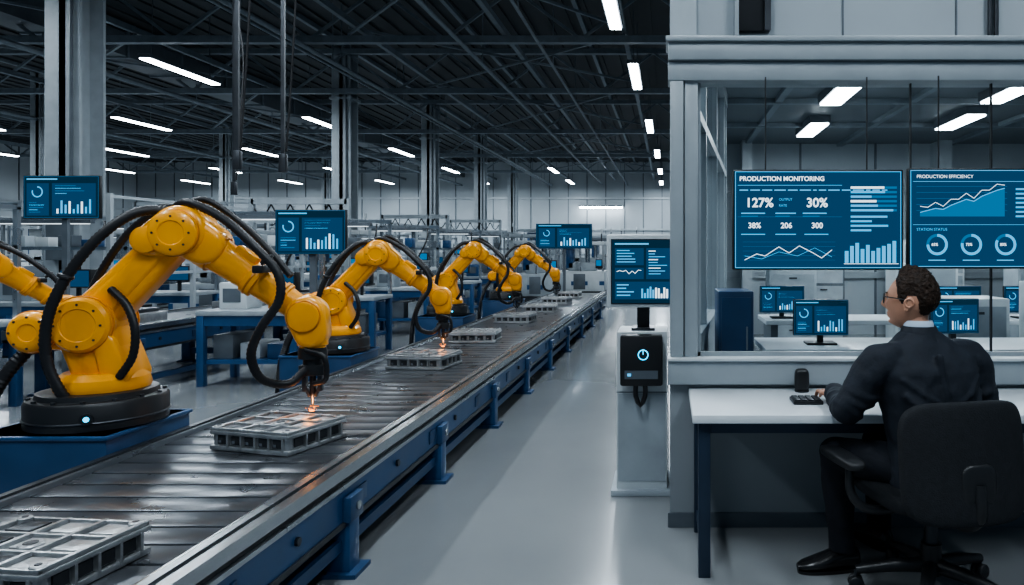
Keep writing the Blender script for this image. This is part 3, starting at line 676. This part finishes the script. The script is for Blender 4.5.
def backpt(s_,z_): 
    t=(z_-.44)/.6; cc=hipc.lerp(nb,t); return V((cc.x,cc.y,z_))+bl_*s_-bf*(.133*math.sqrt(max(0.02,1-(s_/.235)**2)))
for (s0,z0),(s1,z1),(s2,z2) in (((.17,.86),(.10,.80),(.04,.77)),((.17,.80),(.11,.73),(.05,.70)),((-.17,.86),(-.10,.79),(-.03,.76)),((-.18,.80),(-.12,.72),(-.05,.69)),((.17,.70),(.08,.655),(-.01,.65)),((.17,.62),(.08,.60),(.0,.605)),((.02,.95),(.015,.85),(.01,.72))):
    b.tube([backpt(s0,z0),backpt(s1,z1),backpt(s2,z2)],[.014,.015,.007],SUIT,8)
b.loft([(V((hipc.x,hipc.y,.44)),bl_,bf,.205,.155),(V((hipc.x,hipc.y,.5)),bl_,bf,.206,.153),(V((hipc.x,hipc.y,.6)),bl_,bf,.185,.13)],SUIT,36,.8)
o=child(b.obj('suit_jacket')); remesh(o,.007,2,.5,.016,.08)
b=B()
cz=V((nb.x,nb.y,1.025))
b.loft([(cz-Z*.040+bf*-.004,bl_,bf,.100,.085),(cz-Z*.008,bl_,bf,.078,.072),(cz+Z*.016,bl_,bf,.068,.066),(cz+Z*.021,bl_,bf,.064,.062),(cz+Z*.014,bl_,bf,.059,.056)],SUIT,36)
child(b.obj('jacket_collar'))
b=B()
b.loft([(cz-Z*.01+bf*.006,bl_,bf,.060,.058),(cz+Z*.028+bf*.006,bl_,bf,.0605,.0585),(cz+Z*.042+bf*.01,bl_,bf,.057,.056),(cz+Z*.043+bf*.01,bl_,bf,.054,.053),(cz+Z*.030+bf*.01,bl_,bf,.051,.050)],SHIRT,36)
for w,e in ((LWr,LE),(RWr,RE)):
    dd=(w-e).normalized(); b.cyl(w-dd*.01,w+dd*.018,.036,SHIRT,r2=.034,seg=20,ch=.002)
child(b.obj('shirt'))
b=B()
LH=V((hipc.x,hipc.y,.485))+bl_*.09; RH=V((hipc.x,hipc.y,.485))-bl_*.09
LK=V((.70,3.13,.50)); RK=V((.93,3.34,.50)); LA=V((.735,3.17,.10)); RA=V((.96,3.42,.10))
b.loft([(V((hipc.x,hipc.y,z)),bl_,bf,a,c) for z,a,c in ((.435,.15,.12),(.47,.18,.14),(.54,.185,.14),(.6,.17,.12))],TROU,30)
for h,k,a in ((LH,LK,LA),(RH,RK,RA)):
    b.tube([h,h.lerp(k,.5)+Z*.01,k],[.092,.085,.068],TROU,20); b.ball(k,.068,TROU)
    b.tube([k,k.lerp(a,.4),a+Z*.02,a-Z*.025],[.066,.064,.054,.058],TROU,20)
    for j in range(4): b.torus(k.lerp(a,.12+.2*j),V((.2*math.sin(j*3),.3*math.cos(j*2),1)),.055-.003*j,.012,TROU,20,8)
o=child(b.obj('trousers')); remesh(o,.008,4,.5,.014,.11)
for a,dr in ((LA,V((-.75,-.12,0))),(RA,V((-.35,.9,0)))):
    f=dr.normalized(); s=V((-f.y,f.x,0)); b=B(); c0=V((a.x,a.y,0))
    b.loft([(c0-f*.075+Z*.045,s,Z,.02,.03),(c0-f*.06+Z*.05,s,Z,.036,.045),(c0+Z*.055,s,Z,.042,.052),(c0+f*.06+Z*.045,s,Z,.046,.042),(c0+f*.12+Z*.036,s,Z,.048,.028),(c0+f*.17+Z*.030,s,Z,.038,.020),(c0+f*.195+Z*.026,s,Z,.018,.012)],SHOE,24)
    b.loft([(c0+f*.06,s,f,.046,.135),(c0+f*.06+Z*.014,s,f,.047,.136)],SHOE,28,.8)
    b.tube([c0+Z*.06,c0+Z*.11],[.04,.038],SHOE,16)
    child(b.obj('leather_shoe'))
def hand(w,fw,side,name):
    f=V(fw).normalized(); s=(V(side)-f*V(side).dot(f)).normalized(); u=Z
    b=B(); P=lambda a,c,h: w+f*a+s*c+u*h
    b.loft([(P(-.03,0,-.002),s,u,.024,.02),(P(0,0,-.004),s,u,.027,.019),(P(.03,0,-.010),s,u,.035,.017),(P(.065,0,-.014),s,u,.041,.015),(P(.09,0,-.018),s,u,.040,.012),(P(.098,0,-.02),s,u,.034,.007)],SKIN,24,.8)
    for c,l in ((.030,.072),(.0105,.080),(-.0095,.075),(-.029,.058)):
        k=c*1.25
        b.tube([P(.07,c,-.016),P(.092,c,-.014),P(.092+l*.45,k,-.013),P(.092+l*.78,k*1.03,-.030),P(.092+l*.98,k*1.03,-.044)],[.0095,.0098,.0088,.0080,.0066],SKIN,12,step=.006)
        b.ball(P(.092+l*.98,k*1.03,-.044),.0066,SKIN,10); b.ball(P(.092+l*.45,k,-.013),.0092,SKIN,10)
    b.tube([P(.015,.020,-.012),P(.040,.044,-.020),P(.068,.058,-.032),P(.090,.060,-.044)],[.014,.0125,.0105,.008],SKIN,12,step=.006); b.ball(P(.090,.060,-.044),.008,SKIN,10)
    o=child(b.obj(name)); remesh(o,.0026,3,.4)
hand(LWr+V((0.004,.014,-.001)),(-.10,1,-.04),(1,.0,0),'left_hand')
hand(RWr+V((-.008,.012,-.002)),(-.35,1,-.04),(-1,0,0),'right_hand')
# head
hf=V((-.84,.54,0)).normalized(); hl=V((-hf.y,hf.x,0)); HS=1.0
Hc=V((.985,3.04,1.148))
HR=Matrix.Rotation(math.radians(-4),3,hl)@Matrix((hf,hl,Z)).transposed()
def g(x,s): return math.exp(-(x/s)**2)
def sst(a,b_,x):
    t=min(1,max(0,(x-a)/(b_-a))); return t*t*(3-2*t)
def headpt(n):
    x,y,z=n
    p=V((.098*x,.077*y,.124*z))
    if z<0:
        t=-z
        p.y*=1-.26*t**1.5
        if x<0: p.x*=1-.55*t**1.1
    if x<0 and z>-.3: p.x*=1.08
    if z>.4: p.z*=1-.04*(z-.4)
    ax=max(0,x); af=sst(.2,.8,x)
    p.x-=.012*af*sst(.0,.9,z)
    p.x+=.021*af*g(y,.14)*g(z+.25,.12)+.014*af*g(y,.10)*g(z+.08,.15)
    p.x+=.006*af*g(z-.14,.07)*g(y,.5)
    for sy in(-1,1): p.x-=.012*af*g(y-sy*.33,.15)*g(z-.01,.10)
    for sy in(-1,1): p.x+=.005*af*g(y-sy*.42,.2)*g(z+.2,.14)
    p.x-=.003*af*g(z+.42,.05)*g(y,.3)
    p.x+=.006*af*g(y,.28)*g(z+.50,.045)+.006*af*g(y,.25)*g(z+.60,.045)
    p.x-=.005*af*g(y,.35)*g(z+.70,.05)
    p.x+=.020*sst(.0,.5,x)*g(y,.40)*g(z+.86,.13)
    p.x+=.020*ax*sst(-.35,-.9,z)
    p.z+=.006*sst(.1,.6,x)*g(z+.9,.15)
    return p
def hw(p): return Hc+HR@(p*HS)
bm=bmesh.new(); bmesh.ops.create_icosphere(bm,subdivisions=6,radius=1)
N=[v.co.copy() for v in bm.verts]; F=[[v.index for v in f.verts] for f in bm.faces]; bm.free()
b=B(); b.add([hw(headpt(n)) for n in N],F,SKIN)
b.loft([(V((nb.x,nb.y,1.0))+bf*.002,hl,hf,.050,.054),(V((nb.x,nb.y,1.05)),hl,hf,.048,.052),(Hc-hf*.014-Z*.075,hl,hf,.049,.052),(Hc-hf*.018-Z*.03,hl,hf,.047,.053)],SKIN,28)
for sy in(-1,1):
    RM=HR@Matrix.Rotation(math.radians(-14),3,'Y')@Matrix.Rotation(math.radians(18*sy),3,'Z')
    c=hw(V((-.012,sy*.078,-.012)))
    b.ball(c,.031*HS,SKIN,24,(.56,.20,1.0),RM)
    b.torus(c+RM@V((0,sy*.004,.005)),RM@V((0,1,0)),.0165*HS,.0042*HS,SKIN,24,8)
    b.ball(c+RM@V((.002,sy*.002,-.024)),.010,SKIN,14,(.8,.5,1),RM)
o=child(b.obj('head',ang=180))
b=B()
for sy in(-1,1):
    c=hw(V((.0745,sy*.029,.001))); b.ball(c,.0125*HS,EYEW,16); b.ball(c+HR@V((.0085,0,0)),.0062*HS,BLK,12)
    b.ball(hw(V((.0905,sy*.030,.0215))),1,HAIR,14,(.004,.018,.0035),HR)
child(b.obj('face_details',ang=180))
def hairmask(n):
    x,y,z=n; ay=abs(y); a=math.degrees(math.atan2(ay,x))
    K=[(0,.66),(25,.64),(45,.55),(60,.38),(70,.05),(80,-.12),(88,-.10),(94,.16),(112,.16),(120,-.20),(135,-.42),(180,-.50)]
    for (a0,l0),(a1,l1) in zip(K,K[1:]):
        if a<=a1: line=l0+(l1-l0)*(a-a0)/(a1-a0); break
    return z-line
b=B(); idx={}; vs=[]
msk=[hairmask(n) for n in N]
for i,n in enumerate(N):
    if msk[i]>-.0:
        m=sst(0,.40,msk[i]); p=headpt(n); nd=V((p.x/.098,p.y/.078,p.z/.122)).normalized()
        u=math.atan2(n.y,max(.02,n.z+.3)) if n.z>.1 else n.y*2+n.x*3
        st=noise.noise(V((u*16,n.x*3.2,n.z*1.5)))*.0035+noise.noise(V((u*38,n.x*4,n.z*2)))*.0025+noise.noise(V((n.x*9,n.y*9,n.z*9)))*.003
        up=max(0,n.z); fr=max(0,n.x)
        th=.0012+m*(.004+.011*up+.014*up*fr*1.6)+m*st*(1+.8*up)
        idx[i]=len(vs); vs.append(hw(p+nd*th))
b.add(vs,[[idx[k] for k in f] for f in F if all(k in idx for k in f)],HAIR)
child(b.obj('hair',ang=180,recalc=False))
b=B()
for sy in(-1,1):
    c=hw(V((.101,sy*.031,-.002)))
    b.torus(c,HR@V((1,sy*.2,0)),.020*HS,.0020,BLK,28,6)
    b.tube([hw(V((.096,sy*.052,.006))),hw(V((.086,sy*.070,.008))),hw(V((.02,sy*.0835,.006))),hw(V((-.010,sy*.085,.002)))],.0025,BLK,8)
b.tube([hw(V((.103,-.012,.002))),hw(V((.110,0,.005))),hw(V((.103,.012,.002)))],.0016,BLK,8)
child(b.obj('eyeglasses'))

# ---------------------------------------------------------------- background machinery
def machine(x,y,w,d,h,k):
    b=B(); body=[GREY,WHITE,GREYD,GREY][k%4]
    b.bb(-w/2,w/2,-d/2,d/2,0,.12,DMET)
    b.bb(-w/2,w/2,-d/2,d/2,.12,h*.45,body,.02)
    b.bb(-w/2-.005,w/2+.005,-d/2-.01,-d/2,.3,.42,BLUE)
    for sx in(-1,1):
        for sy in(-1,1): b.bb(sx*(w/2-.04)-.03,sx*(w/2-.04)+.03,sy*(d/2-.04)-.03,sy*(d/2-.04)+.03,h*.45,h,ALU)
    b.bb(-w/2,w/2,-d/2,d/2,h-.1,h,body,.01)
    b.bb(-.02,.02,-d/2,-d/2+.04,h*.45,h,ALU)
    b.bb(-w*.3,w*.3,-d*.2,d*.3,h*.45,h*.45+.25,GREY,.02); b.cyl((w*.1,0,h*.45+.2),(w*.1,0,h-.1),.07,STEEL,seg=14)
    b.bb(-w*.35,-w*.2,-d*.2,d*.2,h*.5,h-.2,BLUE if k%2 else WHITE,.01)
    for i in range(3): b.bb(-w*.45+i*w*.3,-w*.2+i*w*.3,-d/2-.012,-d/2,.18,h*.4,GREYD if i%2 else body,.004)
    b.bb(w*.32,w*.46,-d/2-.05,-d/2,h*.5,h*.5+.28,BLK,.01); b.bb(w*.335,w*.445,-d/2-.055,-d/2-.05,h*.5+.08,h*.5+.25,S_MID)
    b.cyl((w*.4,0,h),(w*.4,0,h+.25),.02,DMET,seg=8); b.cyl((w*.4,0,h+.25),(w*.4,0,h+.4),.035,WHITE,seg=10)
    b.obj('machining_enclosure',(x,y,0))
k=0
for x,y,w,d,h in ((-7.9,13.6,1.5,1.2,1.7),(-7.7,17.5,1.6,1.4,1.8),(-7.6,21.9,1.8,1.4,2.0),(-3.5,20.5,1.2,1.2,1.6),(-5.1,27,2,1.6,1.9),(-2.6,23,1.4,1.4,1.6),(-3.0,29,2,1.6,1.8),(-2.9,35,1.8,1.6,2.0),
  (-12.6,12,2,1.5,1.9),(-12.6,17,1.8,1.5,1.8),(-12.4,22,2.2,1.5,2.1),(-12.6,27,2.2,1.5,2.0),(-7.5,32,2.2,1.6,2.1),(-16,15,2,1.6,2.0),(-16,20,2.2,1.6,2.1),(-16.5,27,2.4,1.6,2.2),(-21.5,19,2.0,1.6,2.1),(-22,27,2.2,1.6,2.3),(-26,28,2.4,1.8,2.2),(-6,38,3,2,2.4),(-11.5,38,3,2,2.2),(-17,36,3,2,2.4),(-23,36,3,2,2.4),(-28,38,3,2,2.4),(-2.6,41,2.2,2,2.2)):
    machine(x,y,w,d,h,k); k+=1
def station(x,y,k,w=1.5,d=.7,rz=0):
    r=random.Random(k*7+3); b=B()
    for sx in(-1,1):
        for sy in(-1,1):
            b.bb(sx*(w/2-.04)-.035,sx*(w/2-.04)+.035,sy*(d/2-.04)-.035,sy*(d/2-.04)+.035,0,.72,BLUE,.004)
        b.bb(sx*(w/2-.03)-.02,sx*(w/2-.03)+.02,d/2-.06,d/2-.02,.75,1.75,ALU)
        b.bb(sx*(w/2-.03)-.02,sx*(w/2-.03)+.02,-d/2+.1,d/2-.02,1.7,1.74,ALU)
    b.bb(-w/2,w/2,-d/2,d/2,.70,.75,GREY,.006); b.bb(-w/2+.03,w/2-.03,-d/2+.02,-d/2+.05,.60,.70,BLUE)
    b.bb(-w/2+.05,w/2-.05,-d/2+.05,d/2-.05,.22,.26,BLUE); b.bb(-w/2,w/2,d/2-.06,d/2-.03,1.35,1.39,ALU); b.bb(-w/2,w/2,d/2-.06,d/2-.03,1.72,1.76,ALU)
    b.bb(-w/2+.1,w/2-.1,-d/2+.12,-d/2+.2,1.66,1.70,GREYD); b.bb(-w/2+.15,w/2-.15,-d/2+.13,-d/2+.19,1.652,1.66,S_WH)
    b.bb(-w*.4,-w*.12,-.1,.2,.75,1.02,[WHITE,BLUE,GREY][k%3],.01); b.bb(-w*.36,-w*.18,-.105,-.1,.82,.96,GREYD)
    b.bb(w*.05,w*.32,0,.12,.90,1.12,BLK,.006); b.bb(w*.065,w*.305,-.003,0,.915,1.105,S_BG2); b.bb(w*.17,w*.2,.05,.08,.75,.92,BLK)
    for i in range(4): b.bb(-w*.42+i*w*.2,-w*.30+i*w*.2,d/2-.22,d/2-.06,1.39,1.39+r.uniform(.08,.16),[BLUE,GREY,WHITE,GREYD][(i+k)%4],.006)
    for i in range(3): b.bb(-w*.4+i*w*.27,-w*.2+i*w*.27,-.2,.2,.26,.26+r.uniform(.15,.3),[GREYD,GREY,BLUED][(i+k)%3],.01)
    b.tube([(w*.3,d/2-.05,1.7),(w*.33,d/2-.2,1.5),(w*.25,0,1.25),(w*.2,.05,1.1)],.012,RUB,6)
    b.obj('assembly_workstation',(x,y,0),(0,0,rz))
k=0
for x,y,rz in ((-4.15,7.7,0),(-4.25,9.9,0),(-4.3,12.2,0),(-4.2,14.6,0),(-4.2,17.2,0),(-7.3,8.9,0),(-7.4,10.9,0),(-11.9,9.6,0),(-14.2,11.5,0),(-6.3,6.2,0),(-14.0,18.5,0),(-7.6,15.6,0),(-7.6,19.7,0),(-7.8,25.0,0),(-14.5,24.5,0)):
    station(x,y,k,1.0 if x>-4.5 else 1.4,.65,rz); k+=1
def fence(x,y0,n,step,h,name='safety_guard_frame',alongx=False):
    b=B()
    for i in range(n+1): b.bb(-.025,.025,i*step-.025,i*step+.025,0,h,COLM); b.bb(-.07,.07,i*step-.07,i*step+.07,0,.015,DMET)
    for z in (.12,h*.52,h-.05): b.bb(-.018,.018,0,n*step,z,z+.035,COLM)
    b.obj(name,(x,y0,0),(0,0,-math.pi/2 if alongx else 0))
fence(-6.4,8.6,8,1.5,2.0); fence(-10.9,10,10,1.8,2.2); fence(-8.9,13,2,1.2,2.2,alongx=True); fence(-18.5,12,8,2,2.3)
def gantry(x,y,w,h):
    b=B()
    for sx in(-1,1): b.bb(sx*w/2-.035,sx*w/2+.035,-.035,.035,0,h,GREY); b.bb(sx*w/2-.1,sx*w/2+.1,-.1,.1,0,.02,DMET)
    b.bb(-w/2,w/2,-.035,.035,h-.08,h,GREY); b.bb(-w/2,w/2,-.03,.03,h-.35,h-.31,GREY)
    for i in range(5): b.tube([(-w/2+w*i/5,0,h-.08),(-w/2+w*(i+.5)/5,0,h-.28),(-w/2+w*(i+1)/5,0,h-.08)],.012,RUB,6,step=.08)
    b.obj('cable_gantry',(x,y,0))
gantry(-5.4,11,1.4,2.1); gantry(-5.4,16,1.4,2.1); gantry(-10,15,1.3,2.3); gantry(-10,20,1.3,2.3); gantry(-5.4,21,1.4,2.2)
b=B()
for x,y in ((-4.02,7.0),(-3.72,7.25),(-5.9,10.2)):
    b.bb(x-.016,x+.016,y-.016,y+.016,2.25,7,DMET); b.bb(x-.035,x+.035,y-.03,y+.03,2.1,2.28,DMET,.01)
    b.tube([(x+.03,y,4.6),(x+.12,y,4.0),(x+.09,y,3.2),(x+.03,y,2.3)],.010,RUB,8,step=.06)
b.obj('power_drop_pole')

# ---------------------------------------------------------------- world + camera
w=bpy.data.worlds.new('world'); bpy.context.scene.world=w; w.use_nodes=True
w.node_tree.nodes['Background'].inputs[0].default_value=(.45,.68,.90,1); w.node_tree.nodes['Background'].inputs[1].default_value=.24
try:
    bpy.context.scene.view_settings.look='AgX - Medium High Contrast'
    bpy.context.scene.view_settings.exposure=0.0
except Exception as ex: print('look',ex)
cam=bpy.data.cameras.new('camera'); cam.sensor_width=36; cam.lens=36*750/1024; cam.shift_x=-156/1024; cam.shift_y=-42.5/1024
cam.clip_start=.05; cam.clip_end=200
co=bpy.data.objects.new('camera',cam); bpy.context.collection.objects.link(co); co.location=(0,0,1.35); co.rotation_euler=(math.pi/2,0,0)
bpy.context.scene.camera=co
